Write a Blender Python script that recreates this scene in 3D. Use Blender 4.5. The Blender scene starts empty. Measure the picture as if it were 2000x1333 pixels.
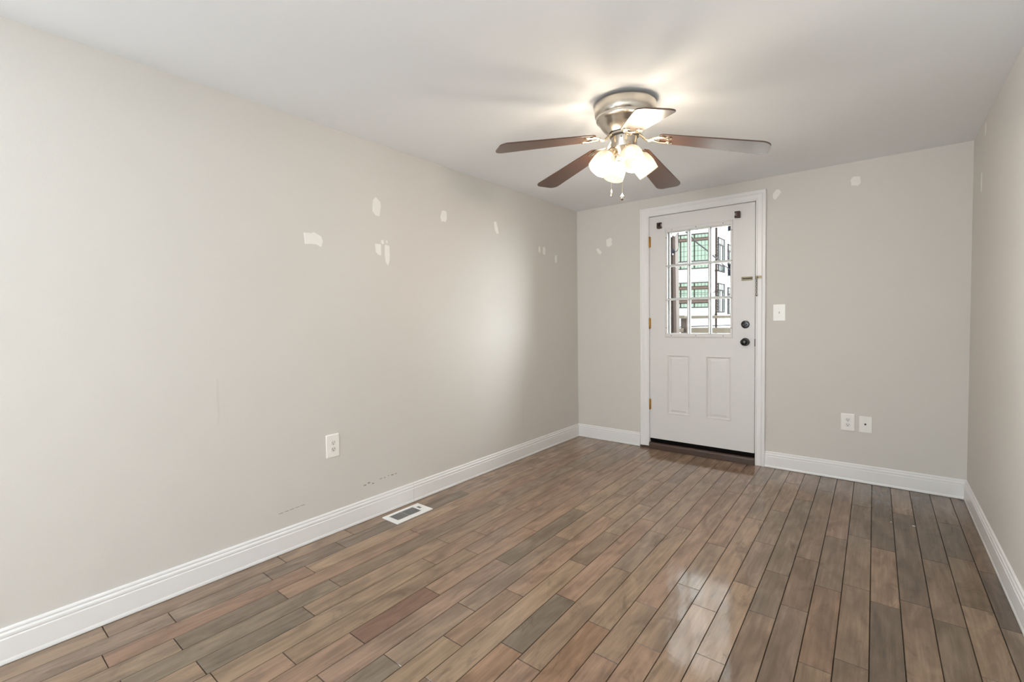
import bpy, bmesh, math, random
from mathutils import Vector, Matrix

random.seed(11)
SC = bpy.context.scene
COL = SC.collection
PI = math.pi

# ------------------------------------------------------------------ camera
W, H, REAR = 2.997, 2.40, -7.6          # room width (x), height (z), rear wall (y); back wall at y = 0
cam_d = bpy.data.cameras.new('camera')
cam = bpy.data.objects.new('camera', cam_d)
COL.objects.link(cam)
yaw, pitch, roll = 0.672092577, -0.0351480387, -0.0132731983
fw = Vector((-math.sin(yaw) * math.cos(pitch), math.cos(yaw) * math.cos(pitch), math.sin(pitch)))
rt = Vector((math.cos(yaw), math.sin(yaw), 0))
up = rt.cross(fw)
r2 = math.cos(roll) * rt + math.sin(roll) * up
u2 = -math.sin(roll) * rt + math.cos(roll) * up
cam.matrix_world = Matrix((
    (r2.x, u2.x, -fw.x, 2.54415394),
    (r2.y, u2.y, -fw.y, -4.33159790),
    (r2.z, u2.z, -fw.z, 1.25656371),
    (0, 0, 0, 1)))
cam_d.sensor_width = 36.0
cam_d.lens = 909.171015 / 2000 * 36.0
cam_d.shift_y = -8.7416 / 2000
cam_d.clip_start = 0.02
SC.camera = cam

# ------------------------------------------------------------------ world, lights, exposure
world = bpy.data.worlds.new('overcast_sky')
SC.world = world
world.use_nodes = True
bg = world.node_tree.nodes['Background']
bg.inputs[0].default_value = (0.92, 0.965, 1.0, 1)
bg.inputs[1].default_value = 6.5

def area_light(name, loc, rot, sx, sy, power, color):
    d = bpy.data.lights.new(name, 'AREA')
    d.shape = 'RECTANGLE'
    d.size, d.size_y, d.energy, d.color = sx, sy, power, color
    o = bpy.data.objects.new(name, d)
    COL.objects.link(o)
    o.location, o.rotation_euler = loc, rot
    return o

# daylight through the unseen rear window; left one added to brighten the right wall
SWY0, SWY1 = -6.15, -4.50               # added left window, along y
area_light('added_fill_left_window', (-0.24, (SWY0 + SWY1) / 2, 1.40), (0, -PI / 2 - 0.30, 0), 1.65, 1.70, 85, (0.84, 0.93, 1.0))
area_light('daylight_rear_window', (1.48, REAR - 0.20, 1.40), (PI / 2 + 0.42, 0, 0), 1.50, 1.70, 62, (0.86, 0.94, 1.0))
# bright side of the overcast sky, to the right of the house
sd = bpy.data.lights.new('hazy_sun', 'SUN')
sd.energy, sd.angle, sd.color = 19.0, math.radians(60), (0.90, 0.96, 1.0)
so = bpy.data.objects.new('hazy_sun', sd)
COL.objects.link(so)
so.rotation_euler = Vector((-0.85, -0.42, -0.20)).to_track_quat('-Z', 'Y').to_euler()
portal = area_light('door_window_portal', (1.245, 0.075, 1.583), (-PI / 2, 0, 0), 0.58, 1.0, 1, (1, 1, 1))
portal.data.cycles.is_portal = True

SC.view_settings.view_transform = 'Standard'
SC.view_settings.look = 'None'
SC.view_settings.gamma = 1.0
SC.view_settings.use_curve_mapping = False
SC.view_settings.exposure = 0.36
SC.cycles.max_bounces = 10
SC.cycles.diffuse_bounces = 7
SC.cycles.transparent_max_bounces = 12
SC.cycles.caustics_reflective = False
SC.cycles.caustics_refractive = False
SC.cycles.sample_clamp_indirect = 4.0

# ------------------------------------------------------------------ materials
def lin(c):
    return tuple((x / 12.92 if x <= 0.04045 else ((x + 0.055) / 1.055) ** 2.4) for x in c)

def s8(r, g, b):
    return lin((r / 255, g / 255, b / 255)) + (1,)

def mat(name, col, rough=0.5, metal=0.0, noise=0.0, nscale=8.0, bump=0.0, bscale=200.0, spec=0.5, coat=0.0, stretch=None):
    m = bpy.data.materials.new(name)
    m.use_nodes = True
    nt = m.node_tree
    b = nt.nodes['Principled BSDF']
    b.inputs['Base Color'].default_value = col
    b.inputs['Roughness'].default_value = rough
    b.inputs['Metallic'].default_value = metal
    b.inputs['Specular IOR Level'].default_value = spec
    b.inputs['Coat Weight'].default_value = coat
    b.inputs['Coat Roughness'].default_value = 0.22
    tc = nt.nodes.new('ShaderNodeTexCoord')
    src = tc.outputs['Object']
    if stretch:
        mp = nt.nodes.new('ShaderNodeMapping')
        mp.inputs['Scale'].default_value = stretch
        nt.links.new(src, mp.inputs['Vector'])
        src = mp.outputs['Vector']
    if noise > 0:
        n = nt.nodes.new('ShaderNodeTexNoise')
        n.inputs['Scale'].default_value = nscale
        n.inputs['Detail'].default_value = 4
        nt.links.new(src, n.inputs['Vector'])
        mx = nt.nodes.new('ShaderNodeMix')
        mx.data_type = 'RGBA'
        nt.links.new(n.outputs['Fac'], mx.inputs[0])
        mx.inputs[6].default_value = tuple(max(0, c * (1 - noise)) for c in col[:3]) + (1,)
        mx.inputs[7].default_value = tuple(min(1, c * (1 + noise)) for c in col[:3]) + (1,)
        nt.links.new(mx.outputs[2], b.inputs['Base Color'])
    if bump > 0:
        n2 = nt.nodes.new('ShaderNodeTexNoise')
        n2.inputs['Scale'].default_value = bscale
        n2.inputs['Detail'].default_value = 3
        nt.links.new(src, n2.inputs['Vector'])
        bp = nt.nodes.new('ShaderNodeBump')
        bp.inputs['Strength'].default_value = bump
        bp.inputs['Distance'].default_value = 0.002
        nt.links.new(n2.outputs['Fac'], bp.inputs['Height'])
        nt.links.new(bp.outputs['Normal'], b.inputs['Normal'])
    return m

M = {}
M['wall'] = mat('greige_wall_paint', s8(211, 207, 202), 0.62, noise=0.02, nscale=1.6, bump=0.12, bscale=160, spec=0.3)
M['ceiling'] = mat('white_ceiling_paint', s8(238, 241, 245), 0.8, noise=0.012, nscale=1.2, bump=0.1, bscale=120, spec=0.2)
M['trim'] = mat('white_semigloss_trim', s8(232, 231, 231), 0.32, noise=0.015, nscale=5)
M['door'] = mat('white_door_paint', s8(220, 218, 217), 0.38, noise=0.012, nscale=4, bump=0.05, bscale=90)
M['spackle'] = mat('dried_spackle', s8(235, 233, 229), 0.85, noise=0.03, nscale=60, bump=0.3, bscale=300, spec=0.2)
M['scuff'] = mat('dark_scuff', s8(150, 140, 132), 0.8, noise=0.2, nscale=150)
M['plate'] = mat('white_wall_plate_plastic', s8(240, 238, 234), 0.3, noise=0.01, nscale=20)
M['plate2'] = mat('receptacle_plastic', s8(228, 226, 222), 0.35, noise=0.01, nscale=20)
M['slot'] = mat('dark_slot', s8(38, 36, 34), 0.6, noise=0.1, nscale=80)
M['black'] = mat('black_hardware', s8(22, 21, 21), 0.22, noise=0.1, nscale=40)
M['rubber'] = mat('black_rubber', s8(14, 13, 12), 0.9, noise=0.3, nscale=60, spec=0.1)
M['brass'] = mat('aged_brass', s8(176, 132, 66), 0.35, 0.9, noise=0.15, nscale=60)
M['chainmetal'] = mat('dull_brass_chain', s8(128, 116, 96), 0.4, 0.75, noise=0.15, nscale=80)
M['bronze'] = mat('dark_bronze_bracket', s8(62, 38, 30), 0.45, 0.2, noise=0.2, nscale=60)
M['thresh'] = mat('stained_threshold_wood', s8(72, 54, 44), 0.4, noise=0.2, nscale=20, stretch=(1, 12, 12))
M['nickel'] = mat('brushed_nickel', s8(206, 199, 188), 0.27, 1.0, noise=0.06, nscale=50, stretch=(1, 1, 30))
M['nickel_d'] = mat('satin_nickel_iron', s8(222, 206, 182), 0.25, 1.0, noise=0.08, nscale=60)
M['gap'] = mat('motor_shadow_gap', s8(30, 26, 22), 0.7, noise=0.1, nscale=30)
M['blade'] = mat('walnut_fan_blade', s8(80, 54, 40), 0.36, noise=0.28, nscale=9, stretch=(2, 22, 22), spec=0.55, coat=0.35)
M['vent'] = mat('white_register_enamel', s8(238, 237, 235), 0.35, noise=0.01, nscale=20)
M['ventdark'] = mat('grey_louver_shadow', s8(112, 110, 112), 0.5, noise=0.08, nscale=60)
M['post'] = mat('weathered_brown_paint', s8(60, 52, 48), 0.7, noise=0.08, nscale=10, stretch=(8, 8, 1), spec=0.12)
M['railwood'] = mat('weathered_grey_lumber', s8(83, 77, 68), 0.75, noise=0.14, nscale=10, stretch=(2, 14, 14), spec=0.12)
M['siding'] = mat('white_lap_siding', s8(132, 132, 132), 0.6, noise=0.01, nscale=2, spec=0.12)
M['sideframe'] = mat('dark_brown_side_frame', s8(24, 20, 18), 0.65, noise=0.08, nscale=6, spec=0.05)
M['siding_reflector'] = mat('reflector_lap_siding', s8(192, 192, 192), 0.6, noise=0.01, nscale=2, spec=0.12)  # lightened on the unseen upper storeys to brighten the floor reflection
M['housetrim'] = mat('brown_window_trim', s8(62, 50, 44), 0.6, noise=0.06, nscale=4, spec=0.12)
M['housetrim_d'] = mat('dark_brown_frame', s8(35, 28, 25), 0.6, spec=0.06, noise=0.08, nscale=6)
M['greenglass'] = mat('pale_green_window_glass', s8(94, 106, 96), 0.12, noise=0.08, nscale=1.2, spec=0.12)  # green tint with the pale sky reflection put into its colour
M['greyglass'] = mat('grey_green_window_glass', s8(46, 55, 52), 0.12, noise=0.12, nscale=1.5, spec=0.12)
M['spout'] = mat('brown_downspout', s8(30, 22, 19), 0.6, spec=0.06, noise=0.06, nscale=6)
M['cable'] = mat('black_cable_jacket', s8(5, 5, 5), 0.8, spec=0.06, noise=0.1, nscale=30)
M['bluegrey'] = mat('blue_grey_housing', s8(21, 22, 28), 0.5, spec=0.06, noise=0.08, nscale=20)
M['lampwhite'] = mat('white_floodlight_shell', s8(151, 151, 149), 0.35, noise=0.01, nscale=10, spec=0.12)
M['deck'] = mat('deck_boards', s8(150, 138, 124), 0.8, noise=0.2, nscale=6, stretch=(1, 14, 1))
M['ground'] = mat('pale_concrete', s8(196, 194, 188), 0.9, noise=0.1, nscale=1.5)
M['balcony'] = mat('white_balcony', s8(146, 145, 142), 0.6, noise=0.02, nscale=3, spec=0.12)

def glass_mat():
    m = bpy.data.materials.new('clear_pane_glass')
    m.use_nodes = True
    nt = m.node_tree
    nt.nodes.remove(nt.nodes['Principled BSDF'])
    out = nt.nodes['Material Output']
    t = nt.nodes.new('ShaderNodeBsdfTransparent')
    t.inputs[0].default_value = (0.97, 0.985, 0.975, 1)
    g = nt.nodes.new('ShaderNodeBsdfGlossy')
    g.inputs['Roughness'].default_value = 0.02
    f = nt.nodes.new('ShaderNodeFresnel')
    f.inputs['IOR'].default_value = 1.25
    mx = nt.nodes.new('ShaderNodeMixShader')
    nt.links.new(f.outputs[0], mx.inputs[0])
    nt.links.new(t.outputs[0], mx.inputs[1])
    nt.links.new(g.outputs[0], mx.inputs[2])
    nt.links.new(mx.outputs[0], out.inputs['Surface'])
    return m
M['glass'] = glass_mat()

def shade_mat():
    m = bpy.data.materials.new('frosted_shade_glass')
    m.use_nodes = True
    nt = m.node_tree
    nt.nodes.remove(nt.nodes['Principled BSDF'])
    out = nt.nodes['Material Output']
    tc = nt.nodes.new('ShaderNodeTexCoord')
    n = nt.nodes.new('ShaderNodeTexNoise')
    n.inputs['Scale'].default_value = 22
    n.inputs['Detail'].default_value = 3
    nt.links.new(tc.outputs['Object'], n.inputs['Vector'])
    cr = nt.nodes.new('ShaderNodeMix')
    cr.data_type = 'RGBA'
    cr.inputs[6].default_value = (0.062, 0.055, 0.044, 1)
    cr.inputs[7].default_value = (0.078, 0.072, 0.060, 1)
    nt.links.new(n.outputs['Fac'], cr.inputs[0])
    t = nt.nodes.new('ShaderNodeBsdfTranslucent')
    d = nt.nodes.new('ShaderNodeBsdfDiffuse')
    nt.links.new(cr.outputs[2], t.inputs[0])
    nt.links.new(cr.outputs[2], d.inputs[0])
    mx = nt.nodes.new('ShaderNodeMixShader')
    mx.inputs[0].default_value = 0.5
    nt.links.new(t.outputs[0], mx.inputs[1])
    nt.links.new(d.outputs[0], mx.inputs[2])
    tr = nt.nodes.new('ShaderNodeBsdfTransparent')
    tr.inputs[0].default_value = (1.0, 0.95, 0.86, 1)
    mx3 = nt.nodes.new('ShaderNodeMixShader')
    mx3.inputs[0].default_value = 0.36
    nt.links.new(mx.outputs[0], mx3.inputs[1])
    nt.links.new(tr.outputs[0], mx3.inputs[2])
    gl = nt.nodes.new('ShaderNodeBsdfGlossy')
    gl.inputs['Roughness'].default_value = 0.25
    mx2 = nt.nodes.new('ShaderNodeMixShader')
    mx2.inputs[0].default_value = 0.05
    nt.links.new(mx3.outputs[0], mx2.inputs[1])
    nt.links.new(gl.outputs[0], mx2.inputs[2])
    nt.links.new(mx2.outputs[0], out.inputs['Surface'])
    return m
M['shade'] = shade_mat()

def bulb_mat():
    m = bpy.data.materials.new('glowing_bulb')
    m.use_nodes = True
    nt = m.node_tree
    b = nt.nodes['Principled BSDF']
    b.inputs['Base Color'].default_value = (1, 0.95, 0.85, 1)
    tc = nt.nodes.new('ShaderNodeTexCoord')
    n = nt.nodes.new('ShaderNodeTexNoise')
    n.inputs['Scale'].default_value = 3
    nt.links.new(tc.outputs['Object'], n.inputs['Vector'])
    mx = nt.nodes.new('ShaderNodeMix')
    mx.data_type = 'RGBA'
    mx.inputs[6].default_value = (1, 0.86, 0.66, 1)
    mx.inputs[7].default_value = (1, 0.92, 0.76, 1)
    nt.links.new(n.outputs['Fac'], mx.inputs[0])
    nt.links.new(mx.outputs[2], b.inputs['Emission Color'])
    b.inputs['Emission Strength'].default_value = 6.0
    return m
M['bulb'] = bulb_mat()

def floor_mat():
    m = bpy.data.materials.new('hand_scraped_maple_planks')
    m.use_nodes = True
    nt = m.node_tree
    L = nt.links.new
    b = nt.nodes['Principled BSDF']
    tc = nt.nodes.new('ShaderNodeTexCoord')
    rnd = nt.nodes.new('ShaderNodeAttribute'); rnd.attribute_name = 'plank_offset'
    tint = nt.nodes.new('ShaderNodeAttribute'); tint.attribute_name = 'plank_tint'
    add = nt.nodes.new('ShaderNodeVectorMath'); add.operation = 'ADD'
    L(tc.outputs['Object'], add.inputs[0]); L(rnd.outputs['Vector'], add.inputs[1])
    # fine grain along the boards
    mp = nt.nodes.new('ShaderNodeMapping'); mp.inputs['Scale'].default_value = (70, 3.2, 1)
    L(add.outputs[0], mp.inputs['Vector'])
    g = nt.nodes.new('ShaderNodeTexNoise'); g.inputs['Scale'].default_value = 1.0; g.inputs['Detail'].default_value = 6; g.inputs['Roughness'].default_value = 0.65
    L(mp.outputs[0], g.inputs['Vector'])
    # cloudy blotches
    mp2 = nt.nodes.new('ShaderNodeMapping'); mp2.inputs['Scale'].default_value = (15, 4.0, 1)
    L(add.outputs[0], mp2.inputs['Vector'])
    c = nt.nodes.new('ShaderNodeTexNoise'); c.inputs['Scale'].default_value = 1.0; c.inputs['Detail'].default_value = 5; c.inputs['Distortion'].default_value = 0.8
    L(mp2.outputs[0], c.inputs['Vector'])
    # knots
    mp3 = nt.nodes.new('ShaderNodeMapping'); mp3.inputs['Scale'].default_value = (9, 3.2, 1)
    L(add.outputs[0], mp3.inputs['Vector'])
    k = nt.nodes.new('ShaderNodeTexNoise'); k.inputs['Scale'].default_value = 1.0; k.inputs['Detail'].default_value = 7; k.inputs['Roughness'].default_value = 0.7; k.inputs['Distortion'].default_value = 1.6
    L(mp3.outputs[0], k.inputs['Vector'])
    kr = nt.nodes.new('ShaderNodeMapRange'); kr.inputs[1].default_value = 0.56; kr.inputs[2].default_value = 0.74; kr.inputs[3].default_value = 0.0; kr.inputs[4].default_value = 0.55
    L(k.outputs['Fac'], kr.inputs[0])
    def mul(a, fac_lo, fac_hi, src, lo=0.3, hi=0.7):
        r = nt.nodes.new('ShaderNodeMapRange')
        r.inputs[1].default_value = lo; r.inputs[2].default_value = hi
        r.inputs[3].default_value = fac_lo; r.inputs[4].default_value = fac_hi
        L(src, r.inputs[0])
        v = nt.nodes.new('ShaderNodeVectorMath'); v.operation = 'SCALE'
        L(a, v.inputs[0]); L(r.outputs[0], v.inputs['Scale'])
        return v.outputs[0]
    col = mul(tint.outputs['Color'], 0.80, 1.18, g.outputs['Fac'])
    col = mul(col, 0.72, 1.20, c.outputs['Fac'])
    mx = nt.nodes.new('ShaderNodeMix'); mx.data_type = 'RGBA'
    L(kr.outputs[0], mx.inputs[0]); L(col, mx.inputs[6]); mx.inputs[7].default_value = s8(70, 58, 48)
    L(mx.outputs[2], b.inputs['Base Color'])
    # lacquer
    rr = nt.nodes.new('ShaderNodeMapRange'); rr.inputs[1].default_value = 0.3; rr.inputs[2].default_value = 0.7; rr.inputs[3].default_value = 0.06; rr.inputs[4].default_value = 0.12
    L(c.outputs['Fac'], rr.inputs[0]); L(rr.outputs[0], b.inputs['Roughness'])
    b.inputs['Specular IOR Level'].default_value = 0.5
    # scraped ripples
    mp4 = nt.nodes.new('ShaderNodeMapping'); mp4.inputs['Scale'].default_value = (26, 9, 1)
    L(add.outputs[0], mp4.inputs['Vector'])
    w = nt.nodes.new('ShaderNodeTexNoise'); w.inputs['Scale'].default_value = 1.0; w.inputs['Detail'].default_value = 2
    L(mp4.outputs[0], w.inputs['Vector'])
    mp5 = nt.nodes.new('ShaderNodeMapping'); mp5.inputs['Scale'].default_value = (28, 85, 1)
    L(tc.outputs['Object'], mp5.inputs['Vector'])
    w2 = nt.nodes.new('ShaderNodeTexNoise'); w2.inputs['Scale'].default_value = 1.0; w2.inputs['Detail'].default_value = 3; w2.inputs['Distortion'].default_value = 0.5
    L(mp5.outputs[0], w2.inputs['Vector'])
    b1 = nt.nodes.new('ShaderNodeBump'); b1.inputs['Strength'].default_value = 0.5; b1.inputs['Distance'].default_value = 0.0007
    L(w.outputs['Fac'], b1.inputs['Height'])
    b2 = nt.nodes.new('ShaderNodeBump'); b2.inputs['Strength'].default_value = 0.5; b2.inputs['Distance'].default_value = 0.00028
    L(w2.outputs['Fac'], b2.inputs['Height']); L(b1.outputs['Normal'], b2.inputs['Normal'])
    L(b2.outputs['Normal'], b.inputs['Normal'])
    return m
M['floor'] = floor_mat()
M['subfloor'] = mat('plank_gap_shadow', s8(58, 46, 38), 0.9, noise=0.1, nscale=20, spec=0.1)

# ------------------------------------------------------------------ mesh helpers
def obj(name, bm, m, parent=None, smooth=False, bevel=0.0, angle=40):
    bmesh.ops.recalc_face_normals(bm, faces=bm.faces)
    me = bpy.data.meshes.new(name)
    bm.to_mesh(me)
    bm.free()
    ms = m if isinstance(m, (list, tuple)) else [m]
    for x in ms:
        me.materials.append(x)
    o = bpy.data.objects.new(name, me)
    COL.objects.link(o)
    if smooth:
        for p in me.polygons:
            p.use_smooth = True
        if hasattr(me, 'set_sharp_from_angle'):
            me.set_sharp_from_angle(angle=math.radians(angle))
    if bevel > 0:
        bv = o.modifiers.new('bevel', 'BEVEL')
        bv.width = bevel
        bv.segments = 2
        bv.limit_method = 'ANGLE'
    if parent:
        o.parent = parent
    return o

def thing(name, label, cat, loc=(0, 0, 0), group=None):
    o = bpy.data.objects.new(name, None)
    o.empty_display_size = 0.1
    COL.objects.link(o)
    o.location = loc
    return tag(o, label, cat, group)

def tag(o, label, cat, group=None):
    o['label'] = label
    o['category'] = cat
    if group:
        o['group'] = group
    return o

def struct(name, bm, m, label, cat, **k):
    o = obj(name, bm, m, **k)
    o['kind'] = 'structure'
    return tag(o, label, cat)

def NB():
    return bmesh.new()

def box(bm, x0, x1, y0, y1, z0, z1, mi=0):
    v = [bm.verts.new(p) for p in ((x0, y0, z0), (x1, y0, z0), (x1, y1, z0), (x0, y1, z0), (x0, y0, z1), (x1, y0, z1), (x1, y1, z1), (x0, y1, z1))]
    for f in ((0, 3, 2, 1), (4, 5, 6, 7), (0, 1, 5, 4), (1, 2, 6, 5), (2, 3, 7, 6), (3, 0, 4, 7)):
        fc = bm.faces.new([v[i] for i in f])
        fc.material_index = mi
    return v

def mbox(*a):
    bm = NB()
    box(bm, *a)
    return bm

def frame_of(d):
    d = Vector(d).normalized()
    a = Vector((0, 0, 1)) if abs(d.z) < 0.9 else Vector((1, 0, 0))
    x = d.cross(a).normalized()
    return x, x.cross(d).normalized(), d

def lathe(bm, prof, origin=(0, 0, 0), axis=(0, 0, 1), n=32, cap0=True, cap1=True):
    """prof: list of (t along axis, radius)"""
    x, y, d = frame_of(axis)
    o = Vector(origin)
    rings = []
    for t, r in prof:
        rings.append([bm.verts.new(o + d * t + (x * math.cos(2 * PI * i / n) + y * math.sin(2 * PI * i / n)) * max(r, 1e-5)) for i in range(n)])
    for a, b in zip(rings, rings[1:]):
        for i in range(n):
            bm.faces.new((a[i], a[(i + 1) % n], b[(i + 1) % n], b[i]))
    if cap0:
        bm.faces.new(rings[0])
    if cap1:
        bm.faces.new(rings[-1])

def tube(bm, pts, r, n=10, flat=1.0, upv=None, closed=False):
    """sweep a circle (or a flattened ellipse) along points; r may be a list"""
    pts = [Vector(p) for p in pts]
    rs = r if isinstance(r, (list, tuple)) else [r] * len(pts)
    rings = []
    N = len(pts)
    for i, p in enumerate(pts):
        if closed:
            d = (pts[(i + 1) % N] - pts[i - 1]).normalized()
        else:
            d = (pts[min(i + 1, N - 1)] - pts[max(i - 1, 0)]).normalized()
        uv = Vector(upv) if upv else (Vector((0, 0, 1)) if abs(d.z) < 0.95 else Vector((1, 0, 0)))
        x = d.cross(uv).normalized()
        y = x.cross(d).normalized()
        rings.append([bm.verts.new(p + (x * math.cos(2 * PI * k / n) + y * math.sin(2 * PI * k / n) * flat) * rs[i]) for k in range(n)])
    pairs = list(zip(rings, rings[1:]))
    if closed:
        pairs.append((rings[-1], rings[0]))
    for a, b in pairs:
        for k in range(n):
            bm.faces.new((a[k], a[(k + 1) % n], b[(k + 1) % n], b[k]))
    if not closed:
        bm.faces.new(rings[0])
        bm.faces.new(rings[-1])

def prism(bm, outline, a, b, place):
    """extrude a 2-D outline between depths a and b; place(u, v, w) -> point"""
    A = [bm.verts.new(place(u, v, a)) for u, v in outline]
    B = [bm.verts.new(place(u, v, b)) for u, v in outline]
    n = len(outline)
    bm.faces.new(A)
    bm.faces.new(B)
    for i in range(n):
        bm.faces.new((A[i], A[(i + 1) % n], B[(i + 1) % n], B[i]))

def rrect(w, h, r, n=5):
    pts = []
    for cx, cy, a0 in ((w / 2 - r, h / 2 - r, 0), (-w / 2 + r, h / 2 - r, PI / 2), (-w / 2 + r, -h / 2 + r, PI), (w / 2 - r, -h / 2 + r, 1.5 * PI)):
        for i in range(n + 1):
            a = a0 + PI / 2 * i / n
            pts.append((cx + r * math.cos(a), cy + r * math.sin(a)))
    return pts

# ------------------------------------------------------------------ room shell
GAPX = 0.007       # the wall faces sit half a baseboard behind the room's nominal planes
TH = 0.15
DX0, DX1, DZ1 = 0.775, 1.725, 2.236     # rough door opening in the back wall

# floor: every board has its own length and tint inside one mesh
ROWC = [-1.07050160e-02, 1.03560552e-01, 4.03015652e-05, -4.65334033e-03, -1.81583323e-03, 6.59243243e-05]
def row_x(n, y):
    return ROWC[0] + ROWC[1] * n + ROWC[2] * n * n + ROWC[3] * y + ROWC[4] * n * y + ROWC[5] * n * n * y
JOINTS = {0: [-3.92, -3.2, -2.8, -1.59], 1: [-3.32, -2.92, -1.92, -0.92], 2: [-3.16, -1.16], 3: [-3.76, -3.35, -2.56], 4: [-3.15, -1.94, -0.95], 5: [-3.75, -3.34, -2.54], 6: [-2.74, -2.34, -1.93, -0.93], 7: [-3.53, -2.53], 8: [-3.31, -2.91, -2.12, -0.5], 9: [-3.51, -2.51, -1.7, -0.68], 10: [-3.3, -2.9, -2.1, -1.29], 11: [-2.69, -1.69, -0.86], 12: [-3.28, -2.28, -1.88, -1.37], 13: [-2.98, -2.58, -1.58, -1.17], 14: [-2.21, -1.71, -0.68], 15: [-2.66, -1.56], 16: [-2.41, -0.77], 17: [-2.66, -2.16, -1.66, -0.52], 18: [-2.28, -1.17], 19: [-2.58, -1.98, -1.48, -0.95, -0.32], 20: [-1.78, -0.64], 21: [-2.05, -1.54, -0.36], 22: [-2.4, -1.79, -1.17], 23: [-2.3, -1.7, -1.08, -0.54], 24: [-1.79, -1.18], 25: [-1.7, -0.55], 26: [-1.79, -1.18], 27: [-2.1, -1.59, -1.07, -0.56], 28: [-1.7, -1.17]}
TINTS = [(146, 124, 106), (150, 128, 109), (141, 120, 103), (149, 124, 107), (139, 120, 105), (143, 124, 107), (153, 130, 111), (146, 121, 105), (138, 121, 106)]
# boards whose colour stands out, right rows darkened for dimmer light: (row, y inside the board) -> tint
SPECIAL = {(8, -3.11): (122, 95, 82), (2, -3.25): (145, 118, 102), (5, -3.43): (122, 109, 97), (4, -3.27): (129, 115, 100), (3, -3.37): (122, 108, 96), (6, -2.56): (126, 105, 93), (7, -2.44): (133, 111, 97), (9, -2.35): (123, 109, 95), (11, -3.04): (126, 109, 96), (10, -3.35): (125, 112, 99), (13, -2.89): (118, 106, 94), (13, -3.05): (142, 114, 94), (11, -2.84): (138, 114, 96), (4, -2.9): (132, 108, 94), (4, -2.49): (123, 109, 95), (7, -2.27): (145, 122, 107), (9, -2.55): (138, 117, 102), (7, -3.46): (136, 119, 101), (11, -3.14): (145, 124, 104), (15, -2.98): (138, 111, 92), (7, -2.83): (138, 117, 99), (1, -2.84): (126, 111, 98), (1, -3.13): (129, 112, 99), (4, -2.7): (131, 114, 98), (6, -2.7): (138, 115, 99), (9, -2.7): (141, 118, 104), (23, -1.43): (131, 112, 94), (24, -1.5): (134, 112, 94), (23, -1.91): (120, 101, 87), (24, -1.92): (106, 92, 80), (22, -2.07): (125, 102, 86), (25, -1.55): (111, 96, 83), (25, -1.9): (124, 105, 89), (26, -0.81): (108, 94, 82), (26, -1.46): (122, 104, 88), (27, -0.85): (106, 92, 79), (28, -1.32): (102, 89, 79), (22, -1.65): (120, 103, 90), (24, -0.92): (108, 93, 80), (27, -1.32): (120, 103, 86), (26, -1.91): (112, 98, 84), (28, -0.96): (119, 100, 85), (23, -2.24): (128, 109, 92), (23, -2.36): (120, 103, 87), (22, -2.44): (130, 110, 92), (25, -0.93): (112, 96, 83), (23, -0.88): (118, 101, 87), (21, -1.86): (122, 103, 89), (21, -2.25): (122, 105, 92)}
bm = NB()
plank_info = []
G = 0.0008
for n in range(-1, 30):
    js = list(JOINTS.get(n, []))
    y = min(js) if js else -0.6
    while y > REAR:
        y -= random.choice([0.4, 0.6, 0.8, 1.0, 1.2])
        js.append(y)
    js = sorted(set([max(j, REAR - 0.1) for j in js] + [0.15]))
    if js[0] > REAR:
        js.insert(0, REAR - 0.1)
    for y0, y1 in zip(js, js[1:]):
        if y1 - y0 < 0.03:
            continue
        t = random.choice(TINTS)
        for (rn, ry), c in SPECIAL.items():
            if rn == n and y0 < ry < y1:
                t = c
        if n >= 20 and t in TINTS:
            t = tuple(q * 0.90 for q in t)  # dimmer light on the right-hand rows put into their colour
        j = random.uniform(0.96, 1.04)
        tint = [min(1, c * j * k) for c, k in zip(s8(*t)[:3], (1.0, 0.975, 0.92))]
        off = (random.uniform(0, 40), random.uniform(0, 40), random.uniform(0, 40))
        C = 0.0013
        top = [(row_x(n, y0) + G + C, y0 + G + C), (row_x(n + 1, y0) - G - C, y0 + G + C), (row_x(n + 1, y1) - G - C, y1 - G - C), (row_x(n, y1) + G + C, y1 - G - C)]
        mid = [(row_x(n, y0) + G, y0 + G), (row_x(n + 1, y0) - G, y0 + G), (row_x(n + 1, y1) - G, y1 - G), (row_x(n, y1) + G, y1 - G)]
        a = [bm.verts.new((p[0], p[1], 0)) for p in top]
        b = [bm.verts.new((p[0], p[1], -0.0016)) for p in mid]
        c = [bm.verts.new((p[0], p[1], -0.006)) for p in mid]
        fs = [bm.faces.new(a)]
        for i in range(4):
            fs.append(bm.faces.new((b[i], b[(i + 1) % 4], a[(i + 1) % 4], a[i])))
            fs.append(bm.faces.new((c[i], c[(i + 1) % 4], b[(i + 1) % 4], b[i])))
        plank_info += [(tint, off)] + [([c * 0.5 for c in tint], off)] * (len(fs) - 1)
box(bm, -0.12, W + 0.12, REAR - 0.1, 0.15, -0.10, -0.005, 1)
plank_info += [((0.05, 0.04, 0.03), (0, 0, 0))] * 6
floor = struct('floor', bm, [M['floor'], M['subfloor']], 'brown hand scraped maple plank floor running towards the white door', 'floor')
at = floor.data.attributes.new('plank_tint', 'FLOAT_COLOR', 'CORNER')
ao = floor.data.attributes.new('plank_offset', 'FLOAT_VECTOR', 'FACE')
for p in floor.data.polygons:
    tint, off = plank_info[p.index]
    ao.data[p.index].vector = off
    for li in p.loop_indices:
        at.data[li].color = (*tint, 1)

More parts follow.
